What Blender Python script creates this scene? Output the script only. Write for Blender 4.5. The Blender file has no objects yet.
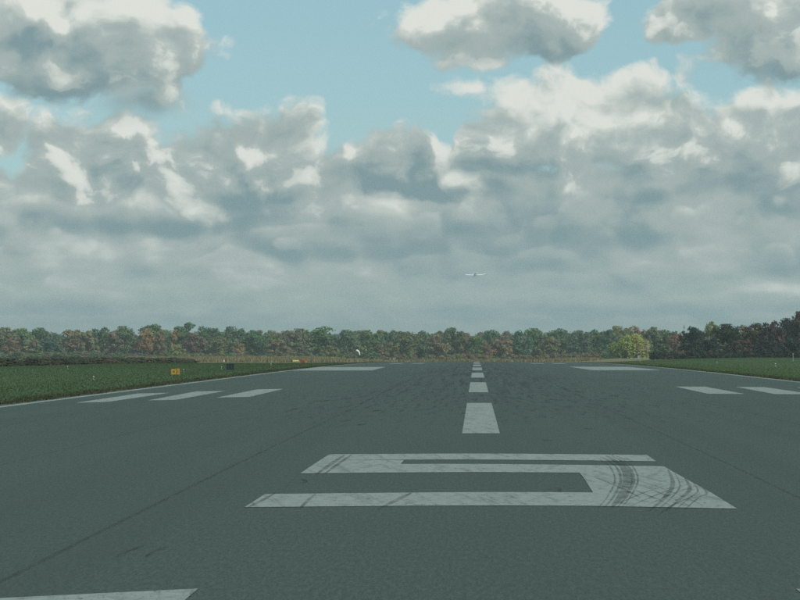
import bpy, math, random
import numpy as np
from mathutils import Vector

# ------------------------------------------------------------------ camera, sky, sun, exposure
S = bpy.context.scene
COL = S.collection
F = 2800.0                 # focal length in pixels of an 800 px wide frame
VX, VY = 476.0, 347.0      # vanishing point of the runway in that frame
CAMX, CAMZ = -0.12, 2.08
cam_d = bpy.data.cameras.new('camera')
cam_d.sensor_width = 36.0
cam_d.lens = F / 800 * 36.0
cam_d.shift_x = -(VX - 400) / 800
cam_d.shift_y = (VY - 300) / 800
cam_d.clip_start = 0.1
cam_d.clip_end = 30000
cam = bpy.data.objects.new('camera', cam_d)
COL.objects.link(cam)
cam.location = (CAMX, 0, CAMZ)
cam.rotation_euler = (math.radians(90), 0, 0)
S.camera = cam

SUN_AZ, SUN_EL = 128.0, 40.0      # degrees clockwise from the view direction, above the horizon
sun_d = bpy.data.lights.new('sun', 'SUN')
sun_d.energy = 3.2
sun_d.angle = math.radians(2.0)
sun_d.color = (1.0, 0.95, 0.87)
sun = bpy.data.objects.new('sun', sun_d)
COL.objects.link(sun)
_a, _e = math.radians(SUN_AZ), math.radians(SUN_EL)
sdir = Vector((math.sin(_a) * math.cos(_e), math.cos(_a) * math.cos(_e), math.sin(_e)))
sun.rotation_euler = sdir.to_track_quat('Z', 'Y').to_euler()
sun.location = (60, -40, 80)

vs = S.view_settings
vs.view_transform = 'Standard'
vs.look = 'None'
vs.gamma = 1.0
vs.exposure = 0.0
vs.use_curve_mapping = False
S.cycles.use_denoising = False
S.cycles.max_bounces = 4
S.cycles.diffuse_bounces = 2
S.cycles.use_adaptive_sampling = True
S.cycles.adaptive_threshold = 0.02
S.cycles.volume_bounces = 0
S.cycles.transparent_max_bounces = 12


# ------------------------------------------------------------------ node expression helper
class X:
    """wraps a node socket so that arithmetic builds math nodes"""
    nt = None

    def __init__(self, s):
        self.s = s

    @staticmethod
    def m(op, a, b=None, c=None, clamp=False):
        n = X.nt.nodes.new('ShaderNodeMath')
        n.operation = op
        n.use_clamp = clamp
        for i, v in enumerate((a, b, c)):
            if v is None:
                continue
            if isinstance(v, X):
                X.nt.links.new(v.s, n.inputs[i])
            else:
                n.inputs[i].default_value = float(v)
        return X(n.outputs[0])

    def __add__(s, o): return X.m('ADD', s, o)
    def __radd__(s, o): return X.m('ADD', o, s)
    def __sub__(s, o): return X.m('SUBTRACT', s, o)
    def __rsub__(s, o): return X.m('SUBTRACT', o, s)
    def __mul__(s, o): return X.m('MULTIPLY', s, o)
    def __rmul__(s, o): return X.m('MULTIPLY', o, s)
    def __truediv__(s, o): return X.m('DIVIDE', s, o)
    def __rtruediv__(s, o): return X.m('DIVIDE', o, s)


def clamp01(a): return X.m('ADD', a, 0.0, clamp=True)
def vmax(a, b): return X.m('MAXIMUM', a, b)
def vmin(a, b): return X.m('MINIMUM', a, b)


def sstep(lo, hi, v):
    n = X.nt.nodes.new('ShaderNodeMapRange')
    n.interpolation_type = 'SMOOTHSTEP'
    X.nt.links.new(v.s, n.inputs[0])
    n.inputs[1].default_value = lo
    n.inputs[2].default_value = hi
    return X(n.outputs[0])


def vec(x, y, z=0.0):
    n = X.nt.nodes.new('ShaderNodeCombineXYZ')
    for i, v in enumerate((x, y, z)):
        if isinstance(v, X):
            X.nt.links.new(v.s, n.inputs[i])
        else:
            n.inputs[i].default_value = v
    return X(n.outputs[0])


def noise(v, scale, detail=4, rough=0.5, dist=0.0, lac=2.0, dim='3D'):
    n = X.nt.nodes.new('ShaderNodeTexNoise')
    n.noise_dimensions = dim
    X.nt.links.new(v.s, n.inputs['Vector'])
    n.inputs['Scale'].default_value = scale
    n.inputs['Detail'].default_value = detail
    n.inputs['Roughness'].default_value = rough
    n.inputs['Lacunarity'].default_value = lac
    n.inputs['Distortion'].default_value = dist
    return X(n.outputs[0])


def voro(v, scale, detail=2, rough=0.5, smooth=0.6):
    n = X.nt.nodes.new('ShaderNodeTexVoronoi')
    n.feature = 'SMOOTH_F1'
    n.voronoi_dimensions = '2D'
    X.nt.links.new(v.s, n.inputs['Vector'])
    n.inputs['Scale'].default_value = scale
    n.inputs['Detail'].default_value = detail
    n.inputs['Roughness'].default_value = rough
    n.inputs['Smoothness'].default_value = smooth
    return X(n.outputs['Distance'])


def mixc(f, a, b):
    n = X.nt.nodes.new('ShaderNodeMix')
    n.data_type = 'RGBA'
    for k, v in ((0, f), (6, a), (7, b)):
        if isinstance(v, X):
            X.nt.links.new(v.s, n.inputs[k])
        elif k == 0:
            n.inputs[k].default_value = v
        else:
            n.inputs[k].default_value = (*v, 1.0)
    return X(n.outputs[2])


def sep(v):
    n = X.nt.nodes.new('ShaderNodeSeparateXYZ')
    X.nt.links.new(v.s, n.inputs[0])
    return X(n.outputs[0]), X(n.outputs[1]), X(n.outputs[2])


# ------------------------------------------------------------------ the sky with its clouds
world = bpy.data.worlds.new('World')
S.world = world
world.use_nodes = True
nt = world.node_tree
nt.nodes.clear()
X.nt = nt
SKY_STRENGTH = 0.1


def build_sky():
    tc = nt.nodes.new('ShaderNodeTexCoord')
    dx, dy, dz = sep(X(tc.outputs['Generated']))
    U = X.m('ARCTAN2', dx, dy) * 28.0          # 0.01 = one pixel of the 800 px frame
    V0 = X.m('ARCSINE', dz) * 28.0
    sky = nt.nodes.new('ShaderNodeTexSky')
    sky.sky_type = 'NISHITA'
    sky.sun_disc = False
    sky.sun_elevation = math.radians(SUN_EL)
    sky.sun_rotation = math.radians(SUN_AZ)
    sky.air_density = 1.0
    sky.dust_density = 0.3
    sky.ozone_density = 1.5
    skyc = mixc(0.6, X(sky.outputs[0]), (2.8, 5.3, 5.75))

    def n2(v, scale, detail, rough=0.5):
        return noise(v, scale, detail, rough, dim='2D') - 0.5

    # domain warp
    wa = n2(vec(U, V0), 1.1, 3, 0.55)
    wb = n2(vec(U + 31.0, V0), 1.1, 3, 0.55)
    wk = clamp01(V0 * 0.42 + 0.08)
    U1 = U + wa * 0.5
    V1 = V0 + wb * wk * 0.34
    P = vec(U1, V1 * 1.3)
    PL = vec(U1 + 0.11, (V1 + 0.17) * 1.3)
    e0, e1 = n2(P, 1.25, 8, 0.60), n2(PL, 1.25, 5, 0.52)
    p0, p1 = voro(P, 1.5, 2, 0.45, 1.0), voro(PL, 1.5, 1, 0.45, 1.0)
    rag = e0 * 0.95 + (0.42 - p0) * 0.5
    relief = (e0 - e1) * 1.35 + (p1 - p0) * 0.6
    relief = relief + sstep(0.03, 0.18, relief + e0 * 0.25) * 0.13 - 0.02      # crisp sunlit shoulders
    # the cloud deck: its cells get flatter towards the horizon
    DU = (U + wa * 0.22) * 1.35
    DV = X.m('LOGARITHM', V0 + wb * 0.08 + 1.1, math.e) * 4.6
    f0 = n2(vec(DU + 9.0, DV), 0.95, 7, 0.54)
    f1 = n2(vec(DU + 9.0 + 0.12, DV + 0.26), 0.95, 5, 0.48)
    v0 = voro(vec(DU + 3.0, DV * 1.15), 0.95, 1, 0.5, 1.0)
    v1 = voro(vec(DU + 3.09, (DV + 0.20) * 1.15), 0.95, 1, 0.5, 1.0)
    b0 = n2(vec(DU * 0.34 + 4.0, DV), 0.75, 4, 0.45)
    b1 = n2(vec(DU * 0.34 + 4.04, DV + 0.40), 0.75, 3, 0.42)

    def lump(px, py, rx, up, dn):
        du = (U1 - (px - VX) / 100) * (100 / rx)
        dv0 = V1 - (VY - py) / 100
        dv = vmax(dv0 * (100 / up), dv0 * (-100.0 / dn))
        return 1.0 - X.m('SQRT', du * du + dv * dv)

    def spot(px, py, rx, ry):
        du = (U1 - (px - VX) / 100) * (100 / rx)
        dv = (V1 - (VY - py) / 100) * (100 / ry)
        return X.m('EXPONENT', (du * du + dv * dv) * -1.0)

    LIT = (7.4, 7.7, 7.15)
    MID = (3.8, 4.6, 4.45)
    DARK = (2.15, 3.2, 3.45)

    def shade(t):
        a = mixc(sstep(0.0, 0.5, t), DARK, MID)
        return mixc(sstep(0.45, 1.0, t), a, LIT)

    # ---- back layer: the long deck of cloud that reaches down to the horizon all round
    deck_d = 2.05 - V1 + rag * 0.55 + b0 * 0.5
    deck_a = sstep(0.0, 0.16, deck_d)
    rise = sstep(0.1, 2.3, V0)
    t = 0.29 + rise * 0.17 + (b0 - b1) * 0.60 + b0 * 0.35 + (f0 - f1) * 0.55 + (v1 - v0) * 0.45 + relief * rise * 0.6 + e0 * 0.08
    lift = None
    # sunlit shoulders and shadowed stretches of the deck
    for (px, py, rx, ry, k) in ((75, 205, 40, 16, .42), (75, 248, 38, 15, .45), (160, 207, 45, 20, .38), (175, 246, 45, 12, .32),
                                (385, 198, 30, 28, .45), (250, 270, 30, 14, .42), (55, 287, 60, 10, .25),
                                (325, 272, 50, 16, .28), (705, 262, 40, 12, .42), (770, 290, 45, 8, .25), (240, 165, 70, 30, .28),
                                (30, 150, 60, 30, .22), (520, 255, 190, 60, -.14), (470, 172, 90, 22, -.2), (290, 222, 110, 12, -.2),
                                (90, 228, 120, 9, -.2), (780, 225, 80, 24, -.16)):
        t = t + spot(px, py, rx, ry) * (f0 + 0.85) * k
    deck_c = shade(t)
    deck_c = mixc(sstep(1.3, 0.0, V0) * 0.40, deck_c, (3.3, 4.5, 4.5))
    col = mixc(deck_a, skyc, deck_c)

    # rows of cumulus one behind the other, smaller towards the horizon: puffy bright tops on flat grey bases
    def n1(v, detail):
        n = nt.nodes.new('ShaderNodeTexNoise')
        n.noise_dimensions = '1D'
        nt.links.new(v.s, n.inputs['W'])
        n.inputs['Scale'].default_value = 1.0
        n.inputs['Detail'].default_value = detail
        n.inputs['Roughness'].default_value = 0.5
        return X(n.outputs[0]) - 0.5
    frel = (f0 - f1) * 0.75 + (v1 - v0) * 0.62
    frag = f0 * 0.9 + (0.45 - v0) * 1.1
    gloom = spot(545, 250, 190, 52) * -0.22 + spot(690, 262, 50, 16) * 0.25 + spot(290, 236, 130, 14) * -0.10
    for (px, py, rx, ry, k) in ((75, 247, 32, 12, .34), (165, 243, 45, 12, .28), (58, 286, 50, 8, .2), (248, 270, 28, 11, .3), (322, 270, 45, 14, .2), (75, 207, 30, 13, .3), (765, 290, 40, 7, .2)):
        gloom = gloom + spot(px, py, rx, ry) * k
    for (py, amp, freq, off, k) in ((318, 9, 1.9, 3.7, .22), (300, 14, 1.5, 17.1, .30), (282, 18, 1.25, 41.3, .34), (258, 26, 1.0, 29.9, .34), (228, 36, .8, 63.5, .38)):
        b = (VY - py) / 100
        topn = n1(U * freq + off, 2)
        d = (topn * 2.6 + 0.35) + (b - V1) * (100 / amp) + frag * 1.5
        al = sstep(0.0, 0.35, d) * sstep(b - amp / 130, b + amp / 300, V1)
        tt = 0.25 + clamp01(1.0 - d * 0.55) * k + frel * (rise * 0.6 + 0.6) + rise * 0.06 + gloom
        c = mixc(sstep(1.3, 0.0, V0) * 0.42, shade(tt), (3.25, 4.4, 4.5))
        col = mixc(al * 0.7, col, c)

    # ---- single clouds in front of it
    def cloud(col, lumps, base, span, kr=1.0, spots=(), soft=0.23):
        dens = None
        for L in lumps:
            d = lump(*L)
            dens = d if dens is None else vmax(dens, d)
        dens = dens + rag
        h = clamp01((V1 - (VY - base) / 100) * (100 / span))
        tt = h * 0.62 + 0.24 + relief * kr * 1.0 + f0 * 0.12 + clamp01(0.4 - dens) * 0.3
        for (px, py, rx, ry, k) in spots:
            tt = tt + spot(px, py, rx, ry) * k
        return mixc(sstep(0.0, soft, dens), col, shade(tt))

    col = cloud(col, ((240, 168, 128, 70, 60), (95, 162, 105, 66, 50), (-5, 128, 60, 44, 50), (410, 175, 90, 60, 40)), 215, 125, 1.15,
                ((328, 150, 30, 9, .6), (410, 180, 60, 20, -.25), (75, 205, 30, 14, .3)))
    col = cloud(col, ((765, 140, 125, 56, 60),), 205, 120, 1.0, ((750, 100, 60, 10, .3), (760, 190, 80, 20, -.2)))
    col = cloud(col, ((572, 132, 128, 86, 62), (510, 148, 84, 64, 40), (650, 140, 85, 60, 50)), 215, 132, 1.0,
                ((575, 112, 75, 42, .24), (490, 165, 70, 16, -.3)))
    col = cloud(col, ((60, 28, 165, 84, 90), (-40, 20, 120, 80, 90), (150, 45, 66, 56, 60), (60, 70, 120, 50, 42)), 112, 110, 0.95,
                ((90, 92, 90, 18, -.3), (125, 20, 50, 22, .3), (20, 50, 70, 16, -.15)))
    col = cloud(col, ((145, 104, 88, 28, 26),), 135, 80, 0.8, (), 0.9)
    col = cloud(col, ((512, 30, 120, 80, 46),), 76, 85, 0.95, ((430, 20, 35, 30, .2), (520, 64, 80, 12, -.2)))
    col = cloud(col, ((780, 10, 130, 70, 84), (690, 25, 66, 34, 30)), 96, 120, 0.95,
                ((775, 66, 60, 26, -.3), (680, 30, 40, 20, -.2)))

    # ---- fair weather cumulus over the rest of the sky, above the frame and behind the camera
    iz = 1.0 / vmax(dz, 0.05)
    gx, gy = dx * iz, dy * iz
    g = n2(vec(gx, gy), 0.9, 5, 0.55)
    gl = n2(vec(gx + 0.15, gy - 0.02), 0.9, 3, 0.5)
    ga = sstep(-0.02, 0.16, g) * sstep(4.2, 5.4, V0)
    col = mixc(ga, col, shade(0.62 + (g - gl) * 1.6 - g * 0.9))
    bg = nt.nodes.new('ShaderNodeBackground')
    bg.inputs['Strength'].default_value = SKY_STRENGTH
    nt.links.new(col.s, bg.inputs['Color'])
    out = nt.nodes.new('ShaderNodeOutputWorld')
    nt.links.new(bg.outputs[0], out.inputs[0])
    world.cycles.sampling_method = 'MANUAL'
    world.cycles.sample_map_resolution = 512


build_sky()
#SKYEND


# ------------------------------------------------------------------ helpers
rng = np.random.default_rng(5)
random.seed(5)


def ss(a, b, v):
    t = np.clip((np.asarray(v, float) - a) / (b - a), 0, 1)
    return t * t * (3 - 2 * t)


RL, RR = -18.4, 21.2             # runway edges
RY0, RY1 = -90.0, 1000.0


def hz(x, y):
    """height of the ground; the runway tops a gentle crest some 570 m ahead"""
    x = np.asarray(x, float)
    y = np.asarray(y, float)
    d = np.clip(y - 230, 0, 368)
    z = -7.6e-6 * d * d - 0.0056 * np.clip(y - 598, 0, 1400)
    xc = np.clip(np.abs(x), 0, 22)
    z = z - 0.009 * (np.sqrt(xc * xc + 1) - 1)
    z = z - 0.12 * ss(22, 32, np.abs(x))
    z = z + 1.05 * ss(24, 55, x) * ss(260, 560, y)
    z = z + 1.5 * ss(28, 60, -x) * ss(740, 1000, y)
    z = z + 0.55 * ss(15, 32, x) * ss(800, 1000, y) * (1 - ss(55, 75, x))
    return z


def at(px, Y):
    return CAMX + (px - VX) / F * Y


def ground(px, py):
    Y = 200.0
    for _ in range(40):
        Xw = at(px, Y)
        Y = F * (CAMZ - float(hz(Xw, Y))) / (py - VY)
    return at(px, Y), Y


def tag(o, label=None, cat=None, group=None, kind=None):
    if label: o['label'] = label
    if cat: o['category'] = cat
    if group: o['group'] = group
    if kind: o['kind'] = kind
    return o


def mesh(name, V, Fc, mat=None, parent=None, smooth=False, tint=None):
    me = bpy.data.meshes.new(name)
    V = np.asarray(V, dtype=np.float32)
    if isinstance(Fc, np.ndarray):
        k = Fc.shape[1]
        me.vertices.add(len(V))
        me.vertices.foreach_set('co', V.ravel())
        me.loops.add(Fc.size)
        me.loops.foreach_set('vertex_index', Fc.ravel().astype(np.int32))
        me.polygons.add(len(Fc))
        me.polygons.foreach_set('loop_start', np.arange(0, Fc.size, k, dtype=np.int32))
        me.polygons.foreach_set('loop_total', np.full(len(Fc), k, dtype=np.int32))
        me.update(calc_edges=True)
    else:
        me.from_pydata([tuple(v) for v in V], [], Fc)
        me.update()
    if smooth:
        me.polygons.foreach_set('use_smooth', np.ones(len(me.polygons), dtype=bool))
    if tint is not None:
        a = me.color_attributes.new('tint', 'FLOAT_COLOR', 'POINT')
        c = np.ones((len(V), 4), dtype=np.float32)
        c[:, :3] = tint
        a.data.foreach_set('color', c.ravel())
    if mat: me.materials.append(mat)
    o = bpy.data.objects.new(name, me)
    COL.objects.link(o)
    if parent: o.parent = parent
    return o


def empty(name, loc, rz=0.0, scale=None):
    o = bpy.data.objects.new(name, None)
    COL.objects.link(o)
    o.location = loc
    o.rotation_euler = (0, 0, rz)
    if scale: o.scale = scale
    o.empty_display_size = 0.2
    return o


def part_copy(src, parent, color=None):
    c = src.copy()
    COL.objects.link(c)
    c.parent = parent
    if color: c.color = (*color, 1)
    return c


class MB:
    """collects boxes, tubes and lofts into one mesh"""
    def __init__(s):
        s.v, s.f = [], []

    def box(s, c, size, taper=1.0):
        x, y, z = c
        a, b, h = size[0] / 2, size[1] / 2, size[2] / 2
        k = len(s.v)
        for dz, t in ((-h, 1.0), (h, taper)):
            for sx, sy in ((-1, -1), (1, -1), (1, 1), (-1, 1)):
                s.v.append((x + sx * a * t, y + sy * b * t, z + dz))
        s.f += [[k + 3, k + 2, k + 1, k], [k + 4, k + 5, k + 6, k + 7]]
        for i in range(4):
            j = (i + 1) % 4
            s.f.append([k + i, k + j, k + 4 + j, k + 4 + i])
        return s

    def tube(s, pts, radii, n=8, squash=None):
        rings = []
        P = [Vector(p) for p in pts]
        for i, p in enumerate(P):
            d = (P[min(i + 1, len(P) - 1)] - P[max(i - 1, 0)]).normalized()
            u = d.cross(Vector((0, 0, 1)))
            if u.length < 1e-3: u = Vector((1, 0, 0))
            u.normalize()
            w = u.cross(d)
            r = radii[i]
            if not isinstance(r, tuple): r = (r, r)
            k = len(s.v)
            for q in range(n):
                a = 2 * math.pi * q / n
                s.v.append(tuple(p + u * math.cos(a) * r[0] + w * math.sin(a) * r[1]))
            rings.append(k)
        for a, b in zip(rings, rings[1:]):
            for q in range(n):
                s.f.append([a + q, a + (q + 1) % n, b + (q + 1) % n, b + q])
        s.f.append([rings[0] + q for q in range(n)][::-1])
        s.f.append([rings[-1] + q for q in range(n)])
        return s

    def build(s, name, mat, parent=None, smooth=False):
        return mesh(name, s.v, s.f, mat, parent, smooth)


# ------------------------------------------------------------------ materials
def material(name, rough=0.9, spec=0.2):
    m = bpy.data.materials.new(name)
    m.use_nodes = True
    n = m.node_tree
    X.nt = n
    b = n.nodes['Principled BSDF']
    b.inputs['Roughness'].default_value = rough
    b.inputs['Specular IOR Level'].default_value = spec
    return m, b


def plain(name, c, rough=0.7, spec=0.3, var=0.25, scale=6.0):
    m, b = material(name, rough, spec)
    g = X.nt.nodes.new('ShaderNodeTexCoord')
    f = noise(X(g.outputs['Object']), scale, 3, 0.6)
    c2 = tuple(v * (1 - var) for v in c)
    X.nt.links.new(mixc(sstep(0.3, 0.7, f), c2, c).s, b.inputs['Base Color'])
    return m


def pos():
    g = X.nt.nodes.new('ShaderNodeNewGeometry')
    return X(g.outputs['Position'])


def bump(b, h, strength=0.3, dist=0.02):
    n = X.nt.nodes.new('ShaderNodeBump')
    n.inputs['Strength'].default_value = strength
    n.inputs['Distance'].default_value = dist
    X.nt.links.new(h.s, n.inputs['Height'])
    X.nt.links.new(n.outputs[0], b.inputs['Normal'])


def mat_asphalt():
    m, b = material('asphalt', 0.85, 0.25)
    p = pos()
    x, y, z = sep(p)
    grain = noise(vec(x, y * 0.3, 0.0), 40.0, 4, 0.85)
    agg = noise(vec(x, y * 0.14, 0.0), 20.0, 5, 0.8)
    patch = noise(vec(x * 0.12, y * 0.03, 0.0), 1.0, 5, 0.6)
    lane = noise(vec(x * 0.9, y * 0.006, 3.0), 1.0, 3, 0.5)
    streak = noise(vec(x * 2.6, y * 0.035, 8.0), 1.0, 4, 0.6)
    base = mixc(sstep(0.25, 0.75, grain), (0.018, 0.030, 0.024), (0.084, 0.116, 0.094))
    base = mixc(sstep(0.42, 0.66, agg) * 0.45, base, (0.082, 0.112, 0.092))
    base = mixc(sstep(0.60, 0.38, agg) * 0.30, base, (0.024, 0.036, 0.029))
    base = mixc(sstep(0.35, 0.75, patch) * 0.4, base, (0.037, 0.054, 0.044))
    base = mixc(sstep(0.45, 0.7, lane) * 0.3, base, (0.037, 0.053, 0.044))
    # tyre rubber laid down where aircraft touch
    rub = sstep(7.5, 1.0, X.m('ABSOLUTE', x)) * sstep(70.0, 190.0, y) * sstep(0.42, 0.68, streak)
    base = mixc(rub * 0.75, base, (0.016, 0.021, 0.020))
    sk = noise(vec(x * 4.0, y * 0.22, 2.0), 1.0, 4, 0.65)
    rub2 = sstep(13.0, 3.0, X.m('ABSOLUTE', x)) * sstep(60.0, 110.0, y) * sstep(0.53, 0.63, sk)
    base = mixc(rub2 * 0.7, base, (0.014, 0.019, 0.018))
    X.nt.links.new(base.s, b.inputs['Base Color'])
    bump(b, grain, 0.5, 0.012)
    return m


def mat_paint():
    m, b = material('worn_white_paint', 0.75, 0.3)
    p = pos()
    x, y, z = sep(p)
    wear = noise(p, 5.0, 5, 0.7)
    chip = noise(p, 14.0, 5, 0.75)
    c = mixc(sstep(0.3, 0.75, wear), (0.26, 0.295, 0.265), (0.175, 0.207, 0.184))
    c = mixc(sstep(0.55, 0.68, chip) * 0.6, c, (0.09, 0.11, 0.10))
    # thin rubber scuffs, slightly off the runway's direction
    s1 = noise(vec(x * 5.5 + y * 0.7, y * 0.30, 0.0), 1.0, 5, 0.68)
    s2 = noise(vec(x * 4.0 - y * 0.6, y * 0.30, 6.0), 1.0, 5, 0.7)
    c = mixc(sstep(0.49, 0.70, s1) * 0.6, c, (0.075, 0.095, 0.085))
    c = mixc(sstep(0.52, 0.72, s2) * 0.5, c, (0.075, 0.095, 0.085))
    X.nt.links.new(c.s, b.inputs['Base Color'])
    hole = noise(vec(x, y * 0.35, 4.0), 9.0, 6, 0.8)
    X.nt.links.new((1.0 - sstep(0.56, 0.66, hole) * 0.8).s, b.inputs['Alpha'])
    bump(b, chip, 0.2, 0.004)
    return m


def mat_rubber(k=0.42, name='rubber_scuff'):
    m, b = material(name, 0.8, 0.2)
    p = pos()
    f = noise(p, 1.1, 5, 0.6)
    b.inputs['Base Color'].default_value = (0.016, 0.021, 0.020, 1)
    X.nt.links.new(((sstep(0.25, 0.75, f) * 0.8 + 0.2) * k).s, b.inputs['Alpha'])
    return m


def mat_ground():
    m, b = material('mown_turf', 0.95, 0.1)
    p = pos()
    x, y, z = sep(p)
    big = noise(vec(x * 0.035, y * 0.012, 0.0), 1.0, 4, 0.6)
    med = noise(vec(x * 0.5, y * 0.16, 1.0), 1.0, 5, 0.65)
    c = mixc(sstep(0.3, 0.7, big), (0.046, 0.080, 0.032), (0.062, 0.102, 0.040))
    c = mixc(sstep(0.45, 0.8, med) * 0.5, c, (0.060, 0.070, 0.028))
    # bare dry soil where the turf meets the asphalt
    dl = (x - RL) * -1.0
    dr = x - RR
    d = vmax(dl, dr) + (med - 0.5) * 3.0
    c = mixc(sstep(2.6, 0.2, d) * 0.85, c, (0.062, 0.055, 0.036))
    # rough dry meadow beyond the mown strips
    far = sstep(640.0, 780.0, y) * sstep(-0.1365, -0.118, x / y)
    c = mixc(far * sstep(0.3, 0.6, med + 0.1), c, (0.17, 0.145, 0.075))
    X.nt.links.new(c.s, b.inputs['Base Color'])
    bump(b, med, 0.5, 0.1)
    return m


def mat_leaf():
    m, b = material('foliage', 0.8, 0.15)
    n = X.nt
    at_ = n.nodes.new('ShaderNodeVertexColor')
    at_.layer_name = 'tint'
    oi = n.nodes.new('ShaderNodeObjectInfo')
    mx = n.nodes.new('ShaderNodeMix')
    mx.data_type = 'RGBA'
    mx.blend_type = 'MULTIPLY'
    mx.inputs[0].default_value = 1.0
    n.links.new(at_.outputs[0], mx.inputs[6])
    n.links.new(oi.outputs['Color'], mx.inputs[7])
    p = pos()
    f = noise(p, 0.35, 3, 0.6)
    hs = n.nodes.new('ShaderNodeHueSaturation')
    n.links.new((f * 0.6 + 0.70).s, hs.inputs['Value'])  # patchy leaf colour
    n.links.new((f * 0.06 + 0.47).s, hs.inputs['Hue'])
    n.links.new(mx.outputs[2], hs.inputs['Color'])
    n.links.new(hs.outputs[0], b.inputs['Base Color'])
    tr = n.nodes.new('ShaderNodeBsdfTranslucent')
    n.links.new(hs.outputs[0], tr.inputs['Color'])
    ms = n.nodes.new('ShaderNodeMixShader')
    ms.inputs[0].default_value = 0.3
    n.links.new(b.outputs[0], ms.inputs[1])
    n.links.new(tr.outputs[0], ms.inputs[2])
    n.links.new(ms.outputs[0], n.nodes['Material Output'].inputs[0])
    return m


M = dict(
    asphalt=mat_asphalt(), paint=mat_paint(), rubber=mat_rubber(), faint_rubber=mat_rubber(0.22, 'faint_rubber_scuff'), turf=mat_ground(), leaf=mat_leaf(),
    bark=plain('bark', (0.085, 0.070, 0.055), 0.9, 0.1, 0.5, 3.0),
    pale_bark=plain('pale_bark', (0.34, 0.32, 0.27), 0.9, 0.1, 0.4, 3.0),
    yellow=plain('yellow_sign_face', (0.42, 0.31, 0.05), 0.5, 0.4, 0.15),
    pale_yellow=plain('pale_yellow_sign_face', (0.72, 0.62, 0.18), 0.5, 0.4, 0.12),
    black=plain('black_sign_paint', (0.02, 0.02, 0.02), 0.6, 0.3),
    red=plain('red_sign_face', (0.30, 0.035, 0.03), 0.5, 0.4, 0.2),
    orange=plain('orange_paint', (0.55, 0.16, 0.03), 0.6, 0.3, 0.2),
    dark_metal=plain('dark_metal', (0.022, 0.030, 0.034), 0.6, 0.4),
    grey_metal=plain('grey_metal', (0.22, 0.23, 0.23), 0.5, 0.5),
    pale=plain('weathered_pale_paint', (0.34, 0.35, 0.33), 0.6, 0.3, 0.2),
    white=plain('white_paint', (0.80, 0.80, 0.78), 0.4, 0.5, 0.06),
    blue_trim=plain('blue_trim', (0.06, 0.10, 0.20), 0.4, 0.5),
    canopy=plain('dark_canopy_glass', (0.02, 0.03, 0.04), 0.08, 0.6),
    lens=plain('clear_lens', (0.42, 0.44, 0.42), 0.15, 0.6, 0.1),
    concrete=plain('concrete', (0.36, 0.35, 0.32), 0.9, 0.2),
    sock=plain('windsock_cloth', (0.80, 0.78, 0.74), 0.8, 0.2, 0.1),
)


# ------------------------------------------------------------------ ground and runway
def build_ground():
    xs = np.unique(np.concatenate([np.linspace(-3000, -300, 16), np.linspace(-300, -70, 14), np.linspace(-70, -20, 21), [RL, RL + .08],
                                   np.linspace(-18, 20.8, 20), [RR - .08, RR], np.linspace(22, 70, 21), np.linspace(70, 300, 14),
                                   np.linspace(300, 3000, 16)]))
    ys = np.unique(np.concatenate([np.linspace(-400, RY0, 5), [RY0 + .1], np.linspace(-60, 700, 96), np.linspace(710, RY1 - .1, 25), [RY1],
                                   np.linspace(1020, 2000, 40), np.linspace(2200, 9000, 12)]))
    gx, gy = np.meshgrid(xs, ys)
    z = hz(gx, gy)
    under = (gx > RL + .01) & (gx < RR - .01) & (gy > RY0 + .01) & (gy < RY1 - .01)
    z = np.where(under, z - 0.12, z)
    nx, ny = len(xs), len(ys)
    i = np.arange(nx * ny).reshape(ny, nx)
    q = np.stack([i[:-1, :-1], i[:-1, 1:], i[1:, 1:], i[1:, :-1]], -1).reshape(-1, 4)
    o = mesh('ground', np.stack([gx, gy, z], -1).reshape(-1, 3), q, M['turf'], smooth=True)
    tag(o, kind='structure')


def sheet(name, fn, nu, nv, lift, mat, parent=None):
    """fn(u, v) -> x, y on the ground; the sheet follows the ground 'lift' metres above it"""
    u, v = np.meshgrid(np.linspace(0, 1, nu + 1), np.linspace(0, 1, nv + 1))
    x, y = fn(u, v)
    z = hz(x, y) + lift
    i = np.arange(u.size).reshape(u.shape)
    q = np.stack([i[:-1, :-1], i[:-1, 1:], i[1:, 1:], i[1:, :-1]], -1).reshape(-1, 4)
    return np.stack([x, y, z], -1).reshape(-1, 3), q


def quad(name, c, lift, mat, parent, step=0.5):
    """c: four ground corners near-left, near-right, far-right, far-left"""
    c = [np.array(p, float) for p in c]
    nu = max(2, int(max(abs(c[1][0] - c[0][0]), abs(c[2][0] - c[3][0])) / step) + 1)
    nv = max(2, int(max(abs(c[3][1] - c[0][1]), abs(c[2][1] - c[1][1])) / 3.0) + 1)

    def fn(u, v):
        p = [(1 - u) * (1 - v) * c[0][k] + u * (1 - v) * c[1][k] + u * v * c[2][k] + (1 - u) * v * c[3][k] for k in (0, 1)]
        return p[0], p[1]
    return sheet(name, fn, nu, nv, lift, mat)


def join(parts):
    V, Q, k = [], [], 0
    for v, q in parts:
        V.append(v); Q.append(q + k); k += len(v)
    return np.concatenate(V), np.concatenate(Q)


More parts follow.
